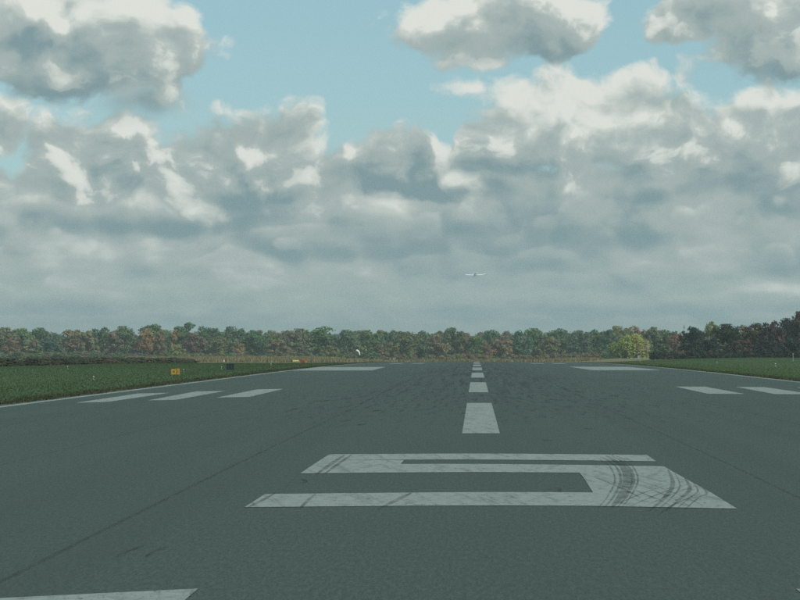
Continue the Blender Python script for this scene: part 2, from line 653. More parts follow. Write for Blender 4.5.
def build_runway():
    v, q = sheet('runway', lambda u, t: (RL + (RR - RL) * u, RY0 + (RY1 - RY0) * t), 80, 218, 0.0, None)
    rw = mesh('runway', v, q, M['asphalt'], smooth=True)
    tag(rw, kind='structure')
    L = 0.006

    def q4(name, corners, lift=L, mat='paint'):
        v, q = quad(name, corners, lift, None, None)
        return mesh(name, v, q, M[mat], rw, smooth=True)

    g = ground
    # the numeral 5, twenty feet wide and sixty long, in five butted strips
    tl, tr, trb = g(329.5, 454.6), g(647, 455.2), g(656, 461.6)
    gl0, gl1 = g(404, 460.3), g(400.5, 464.4)
    stem_l0 = g(329.5 + (300.3 - 329.5) * 0.32, 460.4)
    stem_l1 = g(329.5 + (300.3 - 329.5) * 0.54, 464.6)
    bl = g(300.3, 473.6)
    b2 = g(579.6, 473.0)
    right_top = g(664, 466.6)
    pieces = []
    add = lambda *c: pieces.append(quad('', c, L, None, None, 0.3))
    add(stem_l0, trb, tr, tl)                                   # far bar
    add(stem_l1, gl1, gl0, stem_l0)                             # stem between the two far bars
    add(bl, b2, (g(596, 465.4)[0], g(596, 465.4)[1]), stem_l1)  # middle bar
    mid_in = g(593, 492.8)
    k1, k2 = g(583.5, 478), g(588, 485)
    o1, o2 = g(682, 477), g(693, 483)
    add(b2, g(673, 472), right_top, g(596, 465.4))
    add(k1, o1, g(673, 472), b2)
    add(k2, o2, o1, k1)
    add(mid_in, g(712, 493.5), o2, k2)
    add(g(592, 506.3), g(737, 509), g(712, 493.5), mid_in)
    add(g(244.5, 507.6), g(592, 506.3), mid_in, g(265, 494.4))  # near bar
    v, q = join(pieces)
    num = mesh('runway_numeral', v, q, M['paint'], rw, smooth=True)
    num['label'] = 'large white painted numeral 5 with curved tyre scuffs'
    # threshold stripes, their far ends just in view
    a, b = g(198, 589.2), g(0, 598.4)
    q4('threshold_stripe', ((-4.25, a[1] - 45), (a[0] - .02, a[1] - 45), a, (-4.25, b[1] - .1)))
    a2 = g(796, 589.5)
    q4('threshold_stripe', ((a2[0], a2[1] - 45), (a2[0] + 1.75, a2[1] - 45), (a2[0] + 1.75, a2[1] - .3), a2))
    # centreline stripes
    for k in range(14):
        y0 = 67.3 + 61.0 * k
        q4('centreline_stripe', ((-.455, y0), (.455, y0), (.455, y0 + 36.6), (-.455, y0 + 36.6)))
    # touchdown zone bars: (near-left, near-right, far-right, far-left) in the picture
    for c in (((75, 403), (108, 402), (170, 392.9), (138, 393.6)), ((147.5, 400.6), (176, 399.9), (226, 391), (196, 391.5)),
              ((216, 397.8), (249.5, 397), (284, 388.9), (257.5, 389.4)), ((707.5, 393.8), (745, 394.1), (705, 386.8), (675, 386.6)),
              ((775, 394.2), (814, 394.4), (764, 387.2), (736, 387.0)), ((843, 394.7), (882, 395), (824, 387.6), (796, 387.4))):
        q4('touchdown_stripe', [g(*p) for p in c])
    # aiming point blocks
    for c in (((288, 370.6), (372, 370.4), (386, 367.0), (322, 367.2)), ((592, 370.2), (662, 370.3), (628, 366.9), (568, 366.7))):
        q4('aiming_point_marking', [g(*p) for p in c])
    for x0, x1 in ((-12.6, -10.8), (-9.4, -7.6), (7.8, 9.6), (11, 12.8)):
        q4('touchdown_stripe', ((x0, 395), (x1, 395), (x1, 418), (x0, 418)))
    # white edge lines
    for x0 in (RL + .35, RR - .8):
        def fn(u, t, x0=x0): return x0 + .45 * u, RY0 + 1 + (RY1 - RY0 - 2) * t
        v, q = sheet('', fn, 2, 218, L, None)
        mesh('edge_line', v, q, M['paint'], rw, smooth=True)

    # tyre marks: curved dark scuffs over the asphalt and the numeral
    def scuff(pts, w, lift=0.011, mat='rubber'):
        P = [np.array(g(*p)) for p in pts]
        # Catmull-Rom through the points
        C = []
        for i in range(len(P) - 1):
            p0, p1, p2, p3 = P[max(i - 1, 0)], P[i], P[i + 1], P[min(i + 2, len(P) - 1)]
            for t in np.linspace(0, 1, 9)[:-1]:
                C.append(.5 * ((2 * p1) + (-p0 + p2) * t + (2 * p0 - 5 * p1 + 4 * p2 - p3) * t * t + (-p0 + 3 * p1 - 3 * p2 + p3) * t ** 3))
        C.append(P[-1])
        C = np.array(C)
        d = np.gradient(C, axis=0)
        n = np.stack([d[:, 1], -d[:, 0]], 1)
        n /= np.linalg.norm(n, axis=1)[:, None]
        ww = w * np.sin(np.linspace(.25, math.pi - .25, len(C)))[:, None]
        cols = [C + n * ww * s for s in (-.5, 0, .5)]
        V = np.stack(cols, 1).reshape(-1, 2)
        z = hz(V[:, 0], V[:, 1]) + lift
        k = np.arange(len(C) * 3).reshape(-1, 3)
        q = np.stack([k[:-1, :-1], k[:-1, 1:], k[1:, 1:], k[1:, :-1]], -1).reshape(-1, 4)
        mesh('tyre_mark', np.column_stack([V, z]), q, M[mat], rw)
    for dx_, w_ in ((0, .15), (5.5, .06), (-7, .05), (-13, .03), (10, .03)):
        scuff(((606 + dx_, 456), (622 + dx_, 466), (628 + dx_, 480), (622 + dx_, 495), (612 + dx_, 508)), w_)
    for dx_, w_ in ((0, .08), (7, .03), (17, .07), (25, .03), (34, .04)):
        scuff(((668 + dx_, 470 + dx_ * .5), (673 + dx_, 484 + dx_ * .3), (665 + dx_, 498), (650 + dx_, 511)), w_)
    for dx_, w_ in ((0, .03), (14, .025), (-18, .03)):
        scuff(((600 + dx_, 474), (640 + dx_, 486), (676 + dx_, 500), (690 + dx_, 507)), w_)
        scuff(((690 + dx_, 484), (660 + dx_, 494), (630 + dx_, 507)), w_)
    scuff(((345, 455), (333, 463), (316, 475)), .10)
    scuff(((352, 455), (340, 463), (324, 475)), .08)
    scuff(((276, 493), (262, 501), (246, 509)), .07)
    scuff(((412, 493), (398, 500), (378, 510)), .09)
    scuff(((316, 494), (308, 501), (300, 509)), .06)
    scuff(((640, 498), (620, 488), (596, 478)), .06)
    scuff(((700, 494), (676, 504), (660, 514)), .05)
    scuff(((144, 546), (130, 551), (117, 557)), .06)
    scuff(((168, 547), (154, 552), (146, 557)), .06)
    for xs_, w_ in ((-13.2, .05), (-8.8, .05), (-4.4, .07), (4.4, .055), (8.8, .05), (13.2, .05)):
        def fn(u, t, x0=xs_, w=w_): return x0 + w * (u - .5) + .03 * np.sin(t * 40 + x0), 10 + 560 * t
        v, q = sheet('', fn, 2, 160, .0035, None)
        mesh('paving_seam', v, q, M['faint_rubber'], rw, smooth=True)
    scuff(((302, 479), (306, 482), (297, 484)), .07)
    scuff(((548, 490), (558, 488), (560, 493)), .07)
    for (px, py, l) in ((350, 420, 8), (365, 424, 6), (330, 400, 10), (352, 398, 7), (410, 390, 10), (575, 391, 9), (560, 388, 8), (625, 418, 7),
                        (585, 428, 6), (610, 395, 9), (512, 398, 3), (521, 399, 3), (540, 383, 6), (430, 384, 8), (300, 408, 9), (380, 410, 7),
                        (650, 405, 8), (545, 440, 5)):
        sgn = -1 if px < VX else 1
        scuff(((px, py), (px + sgn * l * .5, py + l * .10), (px + sgn * l, py + l * .22)), .2)


build_ground()
build_runway()


# ------------------------------------------------------------------ foliage prototypes (unit width, unit height)
def leaf_quads(c, n, size, r):
    k = len(c)
    n = n / np.linalg.norm(n, axis=1)[:, None]
    a = np.cross(n, r.normal(size=(k, 3)))
    a /= np.linalg.norm(a, axis=1)[:, None]
    b = np.cross(n, a)
    s = size * r.uniform(.65, 1.35, (k, 1))
    e = s * r.uniform(.55, .9, (k, 1))
    v = np.stack([c - a * s, c - b * e, c + a * s, c + b * e], 1).reshape(-1, 3)
    q = np.arange(k * 4).reshape(-1, 4)
    return v, q


def crown_proto(seed, kind, leaves=1500, leaf=0.034):
    r = np.random.default_rng(seed)
    C, R = [], []
    if kind == 'round':
        nc = 46
        while len(C) < nc:
            p = r.uniform(-1, 1, 3)
            d = np.linalg.norm(p)
            if d > 1 or d < .25: continue
            if p[2] < -.95: continue
            C.append((p[0] * .37, p[1] * .37, .53 + p[2] * .40)); R.append(r.uniform(.11, .17))
    elif kind == 'tall':
        for i in range(34):
            h = r.uniform(.10, .93)
            w = .34 * math.sin(math.pi * (0.12 + .86 * h)) ** .7
            a = r.uniform(0, 6.28); q = r.uniform(.3, 1)
            C.append((w * q * math.cos(a), w * q * math.sin(a), h)); R.append(r.uniform(.08, .14))
    elif kind == 'spread':
        for i in range(40):
            a = r.uniform(0, 6.28); q = math.sqrt(r.uniform(.05, 1))
            h = .12 + .78 * r.uniform(.15, 1) * math.sqrt(max(0, 1 - q * q * .75))
            C.append((.40 * q * math.cos(a), .40 * q * math.sin(a), h)); R.append(r.uniform(.07, .14))
    elif kind == 'bush':
        for i in range(16):
            a = r.uniform(0, 6.28); q = math.sqrt(r.uniform(0, 1))
            C.append((.36 * q * math.cos(a), .36 * q * math.sin(a), r.uniform(.12, .86) * (1 - .5 * q * q))); R.append(r.uniform(.12, .2))
    elif kind == 'conifer':
        for i in range(46):
            h = r.uniform(.06, 1.0) ** .85
            w = .40 * (1.02 - h)
            a = r.uniform(0, 6.28)
            C.append((w * math.cos(a) * r.uniform(.3, 1), w * math.sin(a) * r.uniform(.3, 1), h * .96)); R.append(.03 + .10 * (1.02 - h))
    elif kind == 'willow':
        for i in range(84):
            a = r.uniform(0, 6.28); q = math.sqrt(r.uniform(.02, 1))
            top = .35 + .57 * math.sqrt(max(0, 1 - q * q * .8))
            C.append((.40 * q * math.cos(a), .40 * q * math.sin(a), top * r.uniform(.22, 1))); R.append(r.uniform(.07, .12))
    C, R = np.array(C), np.array(R)
    w = R ** 2
    idx = r.choice(len(C), leaves, p=w / w.sum())
    d = r.normal(size=(leaves, 3))
    d /= np.linalg.norm(d, axis=1)[:, None]
    d[:, 2] = np.where(d[:, 2] < -.3, -d[:, 2] * .6, d[:, 2])
    rad = R[idx] * r.uniform(.55, 1.12, leaves)
    c = C[idx] + d * rad[:, None]
    if kind == 'willow':
        drop = r.uniform(0, 1, leaves) ** 1.3
        c[:, 2] = np.maximum(.04, c[:, 2] - drop * .36)
        d = d * .6 + np.array([0, 0, .0])
    c[:, 2] = np.clip(c[:, 2], .02, 1.0)
    n = d * 1.1 + r.normal(size=(leaves, 3)) * .32
    v, q = leaf_quads(c, n, leaf, r)
    clump = r.uniform(.8, 1.2, len(C))
    hue = r.normal(0, .09, (len(C), 3))
    t = clump[idx][:, None] * (1 + hue[idx]) * r.uniform(.8, 1.2, (leaves, 1))
    return v, q, np.repeat(np.clip(t, .3, 1.9), 4, axis=0)


def trunk_proto(seed, kind):
    r = random.Random(seed)
    mb = MB()
    top = {'round': .62, 'tall': .75, 'spread': .5, 'bush': .35, 'conifer': .93, 'willow': .55}[kind]
    r0 = .032
    mb.tube([(0, 0, -.01), (r.uniform(-.01, .01), 0, top * .35), (r.uniform(-.02, .02), r.uniform(-.02, .02), top * .7), (r.uniform(-.03, .03), 0, top)],
            [r0 * 1.3, r0, r0 * .7, r0 * .25], 7)
    if kind != 'conifer':
        for i in range(6):
            a = i * 1.05 + r.uniform(-.3, .3)
            h = top * r.uniform(.4, .85)
            l = r.uniform(.16, .28)
            mb.tube([(0, 0, h), (math.cos(a) * l * .55, math.sin(a) * l * .55, h + l * .45), (math.cos(a) * l, math.sin(a) * l, h + l * .8)],
                    [r0 * .5, r0 * .32, r0 * .1], 5)
    return mb


PROTO = {}
TRUNK = {}


def protos():
    spec = {'round': (5, 2600), 'tall': (3, 2400), 'spread': (3, 2400), 'bush': (4, 700), 'conifer': (1, 1200), 'willow': (2, 8000)}
    for kind, (n, leaves) in spec.items():
        PROTO[kind] = []
        TRUNK[kind] = []
        for i in range(n):
            sz = {'willow': .026, 'bush': .05, 'conifer': .03}.get(kind, .034)
            v, q, t = crown_proto(100 * len(PROTO) + i, kind, leaves, sz)
            me = mesh('crown', v, q, M['leaf'], tint=t)
            tm = trunk_proto(i + 7, kind).build('trunk', M['bark'])
            PROTO[kind].append((me.data, (v, q, t)))
            TRUNK[kind].append(tm.data)
            bpy.data.objects.remove(me)
            bpy.data.objects.remove(tm)


protos()


def plant(name, label, cat, group, x, y, w, h, kind, var, color, rz, trunk=True, sink=0.0):
    root = empty(name, (x, y, float(hz(x, y)) - sink), rz, (w, w, h))
    tag(root, label, cat, group)
    c = bpy.data.objects.new('crown' if trunk else 'foliage', PROTO[kind][var % len(PROTO[kind])][0])
    COL.objects.link(c)
    c.parent = root
    c.color = (*color, 1)
    t = bpy.data.objects.new('trunk' if trunk else 'stem', TRUNK[kind][var % len(TRUNK[kind])])
    COL.objects.link(t)
    t.parent = root
    return root


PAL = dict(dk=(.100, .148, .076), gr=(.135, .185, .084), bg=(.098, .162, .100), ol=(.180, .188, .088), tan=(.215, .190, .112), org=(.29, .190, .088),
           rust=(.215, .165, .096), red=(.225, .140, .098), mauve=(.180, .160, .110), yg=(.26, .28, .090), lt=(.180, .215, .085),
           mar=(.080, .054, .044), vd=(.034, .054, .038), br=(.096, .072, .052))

# (px centre, px top, px width, distance, shape, colour, label)
TREES = [
    (2, 329, 30, 1420, 'round', 'ol', 'olive green tree at the far left end of the woodland'),
    (11, 339, 17, 1330, 'round', 'red', 'dull red low tree near the left end of the woodland'),
    (22, 329.5, 26, 1430, 'round', 'gr', 'green tree rising behind the dull red low tree'),
    (30, 337, 22, 1340, 'spread', 'tan', 'tan low tree between the dull red tree and the blue-green one'),
    (42, 329, 22, 1440, 'round', 'dk', 'dark green tree top behind the blue-green low tree'),
    (51, 338, 21, 1310, 'round', 'bg', 'blue-green low bushy tree standing before the tan trees'),
    (69, 330.5, 26, 1390, 'round', 'rust', 'rusty tan round tree beside the blue-green low tree'),
    (88, 332.5, 22, 1390, 'tall', 'tan', 'pale tan tree between the rusty tan tree and dark domes'),
    (103, 326.5, 26, 1430, 'round', 'dk', 'dark green domed tree above the mauve-brown one'),
    (112, 333, 21, 1360, 'tall', 'mauve', 'mauve-brown thin tree below the dark green dome'),
    (126, 327.5, 24, 1430, 'round', 'gr', 'green tree between the mauve-brown tree and the orange-brown one'),
    (145, 330, 18, 1380, 'round', 'org', 'orange-brown tree above the left meadow'),
    (153, 325.5, 26, 1440, 'round', 'dk', 'dark green tree behind the two orange ones over the meadow'),
    (160, 332, 13, 1350, 'tall', 'rust', 'narrow rust-red tree beside the orange-brown one'),
    (175, 331, 13, 1340, 'tall', 'org', 'narrow bright orange tree above the yellow sign'),
    (177, 343, 15, 1300, 'spread', 'yg', 'yellow-green low tree at the foot of the narrow orange one'),
    (186, 323.5, 28, 1420, 'round', 'dk', 'tallest dark green tree on the left, just beyond the narrow orange tree'),
    (195, 334, 20, 1350, 'round', 'mauve', 'mauve-green tree in front of the tallest left dark tree'),
    (206, 325.5, 27, 1420, 'round', 'dk', 'second dark green dome beyond the narrow orange tree'),
    (219, 337, 20, 1340, 'round', 'ol', 'olive round tree above the dark sign back'),
    (232, 328, 26, 1420, 'round', 'bg', 'blue-green domed tree above the small rust-orange one'),
    (238, 342, 12, 1310, 'round', 'org', 'small rust-orange tree at the back of the meadow'),
    (255, 332, 24, 1360, 'round', 'dk', 'dark blue-green tree beyond the small rust-orange one'),
    (270, 333, 24, 1430, 'round', 'gr', 'green tree behind the brown-tan spreading one'),
    (281, 338, 25, 1340, 'spread', 'rust', 'brown-tan spreading tree above the long yellow sign'),
    (297, 330, 26, 1410, 'round', 'ol', 'olive-brown tree top just left of the broad green dome'),
    (319, 327.5, 36, 1420, 'round', 'dk', 'broadest dark green dome between the yellow sign and the windsock'),
    (329, 344, 18, 1310, 'spread', 'ol', 'low olive tree under the broadest dark green dome'),
    (303, 343, 17, 1310, 'spread', 'mauve', 'low brownish tree under the left edge of the broad dome'),
    (344, 331, 22, 1400, 'round', 'bg', 'dark blue-green tree between the broad dome and the windsock'),
    (364, 331.5, 26, 1420, 'round', 'ol', 'olive-brown tree directly above the windsock'),
    (376, 335, 20, 1370, 'tall', 'gr', 'mid green tree just beyond the windsock'),
    (386, 341, 20, 1320, 'spread', 'rust', 'reddish-brown low tree beyond the windsock'),
    (392, 329.5, 22, 1420, 'round', 'dk', 'dark green pointed dome above the reddish-brown low tree'),
    (408, 333, 22, 1390, 'round', 'gr', 'grey-green tree above the white runway lights'),
    (421, 332, 22, 1400, 'tall', 'bg', 'blue-green upright tree left of the central dark dome'),
    (437, 334.5, 22, 1360, 'round', 'tan', 'tan-green tree beside the central dark dome'),
    (453, 329, 24, 1420, 'round', 'dk', 'central dark green dome left of the centreline'),
    (468, 334.5, 20, 1370, 'tall', 'tan', 'pale tan tree straight above the centreline stripes'),
    (479, 337, 18, 1350, 'round', 'gr', 'green tree straight above the runway end'),
    (487, 344, 10, 1310, 'round', 'red', 'small dull red tree close beside the centreline'),
    (493, 331, 24, 1430, 'round', 'dk', 'dark green tree top right of the centreline'),
    (500, 336, 24, 1350, 'spread', 'rust', 'reddish-tan spreading tree right of the centreline'),
    (518, 330, 24, 1400, 'round', 'bg', 'dark blue-green tree beside the reddish-tan spreading one'),
    (536, 329.5, 26, 1420, 'round', 'gr', 'green domed tree above the two far white lights'),
    (549, 337.5, 22, 1340, 'round', 'ol', 'brownish olive low tree between two green domes'),
    (561, 329.5, 24, 1420, 'round', 'dk', 'dark green dome above the brownish olive low tree'),
    (580, 331.5, 24, 1390, 'round', 'bg', 'blue-green tree midway between centreline and willow'),
    (596, 329, 26, 1410, 'round', 'dk', 'dark green tree second to the left of the willow'),
    (609, 331, 18, 1300, 'tall', 'bg', 'dark upright tree touching the left side of the willow'),
    (619, 327.5, 24, 1330, 'round', 'lt', 'light olive tree top behind the willow'),
    (637, 327, 20, 1300, 'round', 'org', 'orange-topped tree rising behind the willow'),
    (653, 328.5, 22, 1180, 'tall', 'gr', 'green thin tree with the pale trunks beside the willow'),
    (667, 329, 22, 1180, 'round', 'dk', 'dark green tree between the pale trunks and the red tree'),
    (675, 335, 17, 1000, 'round', 'red', 'red-leaved round tree left of the dark evergreens'),
    (684, 324.8, 9, 1050, 'conifer', 'dk', 'left one of two pointed conifers behind the dark trees'),
    (690, 325.8, 9, 1050, 'conifer', 'dk', 'right one of two pointed conifers behind the dark trees'),
    (660, 342, 20, 900, 'spread', 'dk', 'dark low tree in front of the red-leaved one'),
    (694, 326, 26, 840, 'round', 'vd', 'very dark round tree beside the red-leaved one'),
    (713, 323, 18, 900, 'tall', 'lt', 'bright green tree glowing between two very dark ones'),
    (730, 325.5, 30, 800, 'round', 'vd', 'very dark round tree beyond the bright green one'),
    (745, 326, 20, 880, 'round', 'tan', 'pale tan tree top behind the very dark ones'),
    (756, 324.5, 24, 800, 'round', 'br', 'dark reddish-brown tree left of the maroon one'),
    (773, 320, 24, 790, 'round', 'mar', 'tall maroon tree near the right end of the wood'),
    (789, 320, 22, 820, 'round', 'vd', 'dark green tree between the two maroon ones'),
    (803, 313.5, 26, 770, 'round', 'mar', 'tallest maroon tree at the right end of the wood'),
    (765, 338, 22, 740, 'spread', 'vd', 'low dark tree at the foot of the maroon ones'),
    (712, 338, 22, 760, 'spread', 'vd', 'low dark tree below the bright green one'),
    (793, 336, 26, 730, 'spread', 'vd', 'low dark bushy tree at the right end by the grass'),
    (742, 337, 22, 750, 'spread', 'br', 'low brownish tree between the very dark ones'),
]


def build_trees():
    r = random.Random(11)
    for i, (px, py, pw, D, kind, colr, lab) in enumerate(TREES):
        x = at(px, D)
        top = CAMZ + (VY - py) * D / F
        h = (top - float(hz(x, D))) / .965
        w = pw * D / F * 1.38
        c = tuple(v * r.uniform(.9, 1.12) for v in PAL[colr])
        cat = 'tree'
        grp = 'trees of the dark wood on the right' if D < 950 else 'trees along the far edge of the woodland'
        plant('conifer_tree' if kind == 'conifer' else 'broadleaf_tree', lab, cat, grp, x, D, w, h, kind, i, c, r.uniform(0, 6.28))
    # the willow
    D = 1120
    x = at(630, D)
    plant('willow_tree', 'sunlit yellow-green willow with drooping branches', 'tree', None, x, D, 42 * D / F * 1.12,
          (CAMZ + 15.5 * D / F - float(hz(x, D))), 'willow', 0, (.31, .355, .090), 1.0)
    # pale bare trunks beside it
    for px, py0, wpx, lab in ((641, 346, 1.0, 'thin pale trunk closest to the willow'), (647.5, 343, 1.5, 'thickest pale bare trunk right of the willow'),
                              (655, 347, 1.0, 'slender pale trunk farthest from the willow')):
        D = 1060
        x = at(px, D)
        root = empty('bare_tree', (x, D, float(hz(x, D))))
        tag(root, lab, 'bare tree', 'pale bare trunks beside the willow')
        H = CAMZ + (VY - py0) * D / F - float(hz(x, D))
        w = wpx * D / F / 2
        MB().tube([(0, 0, -.1), (.05, 0, H * .4), (-.1, .1, H * .75), (.1, 0, H)], [w * 1.2, w, w * .75, w * .3], 7).build('trunk', M['pale_bark'], root)
        for s in (-1, 1):
            MB().tube([(0, 0, H * .62), (s * .7, .2, H * .8), (s * 1.0, .3, H * .98)], [w * .5, w * .3, w * .1], 5).build('limb', M['pale_bark'], root)


def scatter(name, label, cat, items):
    """one 'stuff' mesh out of many plants: items = (kind, var, x, y, z, w, h, rz, colour)"""
    V, Q, T, k = [], [], [], 0
    for kind, var, x, y, z, w, h, rz, c in items:
        v, q, t = PROTO[kind][var % len(PROTO[kind])][1]
        ca, sa = math.cos(rz), math.sin(rz)
        vv = np.stack([(v[:, 0] * ca - v[:, 1] * sa) * w + x, (v[:, 0] * sa + v[:, 1] * ca) * w + y, v[:, 2] * h + z], 1)
        V.append(vv); Q.append(q + k); T.append(t * np.array(c)); k += len(v)
    o = mesh(name, np.concatenate(V), np.concatenate(Q), M['leaf'], tint=np.concatenate(T))
    tag(o, label, cat, kind='stuff')
    return o


def build_masses():
    r = random.Random(3)
    names = ['dk', 'gr', 'bg', 'ol', 'dk', 'gr', 'mauve', 'tan', 'bg', 'rust']
    items = []
    px = -30.0
    while px < 840:
        for D, lo, hi in ((1500, 331, 337), (1560, 330.5, 335.5), (1620, 330, 334)):
            D2 = D + r.uniform(-30, 30)
            x = at(px + r.uniform(-6, 6), D2)
            z = float(hz(x, D2))
            top = CAMZ + (VY - r.uniform(lo, hi)) * D2 / F
            c = tuple(v * r.uniform(.85, 1.1) for v in PAL[r.choice(names)])
            items.append((r.choice(['round', 'round', 'tall']), r.randrange(5), x, D2, z, r.uniform(11, 16), top - z, r.uniform(0, 6.28), c))
        px += 15
    scatter('woodland', 'deep mixed autumn woodland behind the front trees', 'woodland', items)
    # scrub along the foot of the woodland
    items = []
    for i in range(270):
        D = r.uniform(1130, 1290)
        px = r.uniform(-20, 690) if i < 210 else r.uniform(-20, 135)
        x = at(px, D)
        z = float(hz(x, D))
        centre = 375 < px < 605
        c = PAL[r.choice(['tan', 'tan', 'rust', 'ol', 'mauve'] if centre else ['ol', 'gr', 'tan', 'dk', 'gr', 'mauve'])]
        c = tuple(v * r.uniform(.8, 1.1) for v in c)
        h = r.uniform(3.4, 5.0) if centre else r.uniform(2.4, 4.6)
        items.append(('bush', r.randrange(4), x, D, z - .2, r.uniform(4, 8), h, r.uniform(0, 6.28), c))
    scatter('scrub', 'brown and olive scrub along the foot of the woodland', 'scrub', items)
    # dark tall weeds along the far side of the left turf
    items = []
    for i in range(230):
        D = r.uniform(352, 640)
        x = -62.5 + r.uniform(-2.5, 1.5) - (D - 352) * .01
        z = float(hz(x, D))
        c = r.choice([(.070, .078, .048), (.090, .080, .052), (.062, .082, .046), (.115, .10, .062)])
        items.append(('bush', r.randrange(4), x, D, z - .1, r.uniform(1.8, 4.6), r.uniform(.6, 1.6), r.uniform(0, 6.28), c))
    scatter('weeds', 'dark brown tall weeds bordering the left turf', 'weeds', items)
    # dark undergrowth under the right wood
    items = []
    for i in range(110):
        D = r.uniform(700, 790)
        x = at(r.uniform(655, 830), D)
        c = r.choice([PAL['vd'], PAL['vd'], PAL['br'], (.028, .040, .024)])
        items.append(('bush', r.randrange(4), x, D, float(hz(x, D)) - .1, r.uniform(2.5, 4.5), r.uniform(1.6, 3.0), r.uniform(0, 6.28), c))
    scatter('undergrowth', 'dark undergrowth along the foot of the right wood', 'undergrowth', items)


def blades(name, label, cat, xy, hgt, wid, colors, lean=.35, seed=1, per=3, own=False):
    r = np.random.default_rng(seed)
    xy = np.repeat(xy, per, axis=0)
    n = len(xy)
    hgt = np.repeat(np.broadcast_to(hgt, (n // per,)), per) * r.uniform(.6, 1.2, n)
    xy = xy + r.normal(0, .05, (n, 2)) * (hgt[:, None] / .15) * .6
    a = r.uniform(0, 6.28, n)
    w = wid * r.uniform(.6, 1.3, n) * hgt / hgt.mean()
    b = np.stack([np.cos(a), np.sin(a)], 1) * w[:, None] / 2
    z = hz(xy[:, 0], xy[:, 1])
    l = r.normal(0, lean, (n, 2)) * hgt[:, None]
    V = np.stack([np.column_stack([xy - b, z - .01]), np.column_stack([xy + b, z - .01]), np.column_stack([xy + l, z + hgt])], 1).reshape(-1, 3)
    c = np.repeat(colors, per, axis=0) if own else np.array(colors)[r.integers(0, len(colors), n)]
    c = c * r.uniform(.8, 1.2, (n, 1))
    q = np.arange(n * 3).reshape(-1, 3)
    o = mesh(name, V, q, M['leaf'], tint=np.repeat(c, 3, axis=0))
    tag(o, label, cat, kind='stuff')


def build_grass():
    r = np.random.default_rng(9)
    def patchy(x, y):
        return (np.sin(x * .31 + 2 * np.sin(y * .021)) + np.sin(y * .043 + x * .09 + 1.3) + np.sin(x * .9 + y * .12)) / 3

    def turf(name_, label, x, y, lo, hi, dry, seed):
        k = np.clip(.5 + .5 * patchy(x, y) + r.normal(0, .22, len(x)), 0, 1)[:, None]
        c = np.array(lo) * (1 - k) + np.array(hi) * k
        c = np.where(r.uniform(0, 1, (len(x), 1)) < .12, np.array(dry), c)
        blades(name_, label, 'grass', np.stack([x, y], 1), .065, .035, c, seed=seed, own=True)
    n = 110000
    y = 80 + 560 * r.uniform(0, 1, n) ** 1.6
    x = RL - .2 - 43.5 * r.uniform(0, 1, n)
    turf('grass', 'dark green mown grass left of the runway', x, y, (.046, .083, .030), (.066, .107, .038), (.105, .105, .055), 1)
    n = 110000
    y = 120 + 560 * r.uniform(0, 1, n) ** 1.4
    x = RR + .2 + 60 * r.uniform(0, 1, n) ** 1.2
    turf('grass', 'brighter green mown grass right of the runway', x, y, (.064, .112, .034), (.088, .138, .044), (.14, .13, .065), 2)
    # ragged dry fringe where the turf meets the asphalt
    B = [(.075, .074, .042), (.055, .070, .032), (.095, .082, .050), (.044, .062, .028)]
    n = 14000
    y = 75 + 500 * r.uniform(0, 1, n) ** 1.5
    e = np.abs(r.normal(0, .9, n))
    left = r.uniform(0, 1, n) < .5
    e = e - .5 * (np.sin(y * .9) + np.sin(y * .37 + 2)) * r.uniform(0, .6, n)
    x = np.where(left, RL + .05 - e, RR - .05 + e)
    blades('grass', 'dry ragged grass fringe along both runway edges', 'grass', np.stack([x, y], 1), .10, .05, B, seed=3)
    # the straw-coloured meadow on the left and a strip ahead on the right
    T = [(.25, .205, .11), (.20, .17, .085), (.29, .24, .14), (.15, .15, .07)]
    n = 9000
    y = r.uniform(800, 1110, n)
    x = at(r.uniform(126, 345, n), y)
    blades('dry_grass', 'straw-coloured tall dry grass on the left meadow', 'dry grass', np.stack([x, y], 1), .95, .30, T, seed=4)
    n = 5000
    y = r.uniform(900, 1080, n)
    x = r.uniform(-46, 40, n)
    blades('dry_grass', 'straw-coloured dry grass strip beyond the runway crest', 'dry grass', np.stack([x, y], 1), 1.0, .30, T, seed=5)


build_trees()
build_masses()
build_grass()
#TREESEND


# ------------------------------------------------------------------ signs, lights, windsock
def on_ground(px, py):
    x, y = ground(px, py)
    return x, y, float(hz(x, y))


def guidance_sign():
    """low yellow sign of two panels on short legs; black character on the wider panel"""
    x, y, z = on_ground(175.8, 375.6)
    t = empty('guidance_sign', (x, y, z), .06, (.9, .9, .9))
    tag(t, 'yellow two-panel sign on short legs in the left grass', 'sign')
    for cx, w, h in ((-.17, .46, .50), (.235, .24, .54)):
        p = MB().box((cx, 0, .10 + h / 2), (w, .14, h)).build('sign_panel', M['yellow'], t)
        fr = MB()
        fr.box((cx, -.075, .10 + .012), (w, .012, .024)).box((cx, -.075, .10 + h - .012), (w, .012, .024))
        fr.box((cx - w / 2 + .012, -.075, .10 + h / 2), (.024, .012, h - .05)).box((cx + w / 2 - .012, -.075, .10 + h / 2), (.024, .012, h - .05))
        fr.build('frame', M['orange'], p)
        g = MB()
        if w > .3:
            g.box((cx, -.077, .10 + h * .62), (.14, .014, .05)).box((cx - .05, -.077, .10 + h * .42), (.05, .014, .12))
            g.box((cx + .06, -.077, .10 + h * .42), (.04, .014, .12))
        else:
            g.box((cx - .02, -.077, .10 + h * .5), (.035, .014, .2))
        g.build('character', M['black'], p)
        for s in (-1, 1):
            MB().tube([(cx + s * w * .33, 0, -.02), (cx + s * w * .33, 0, .12)], [.025, .025], 8).build('leg', M['orange'], t)


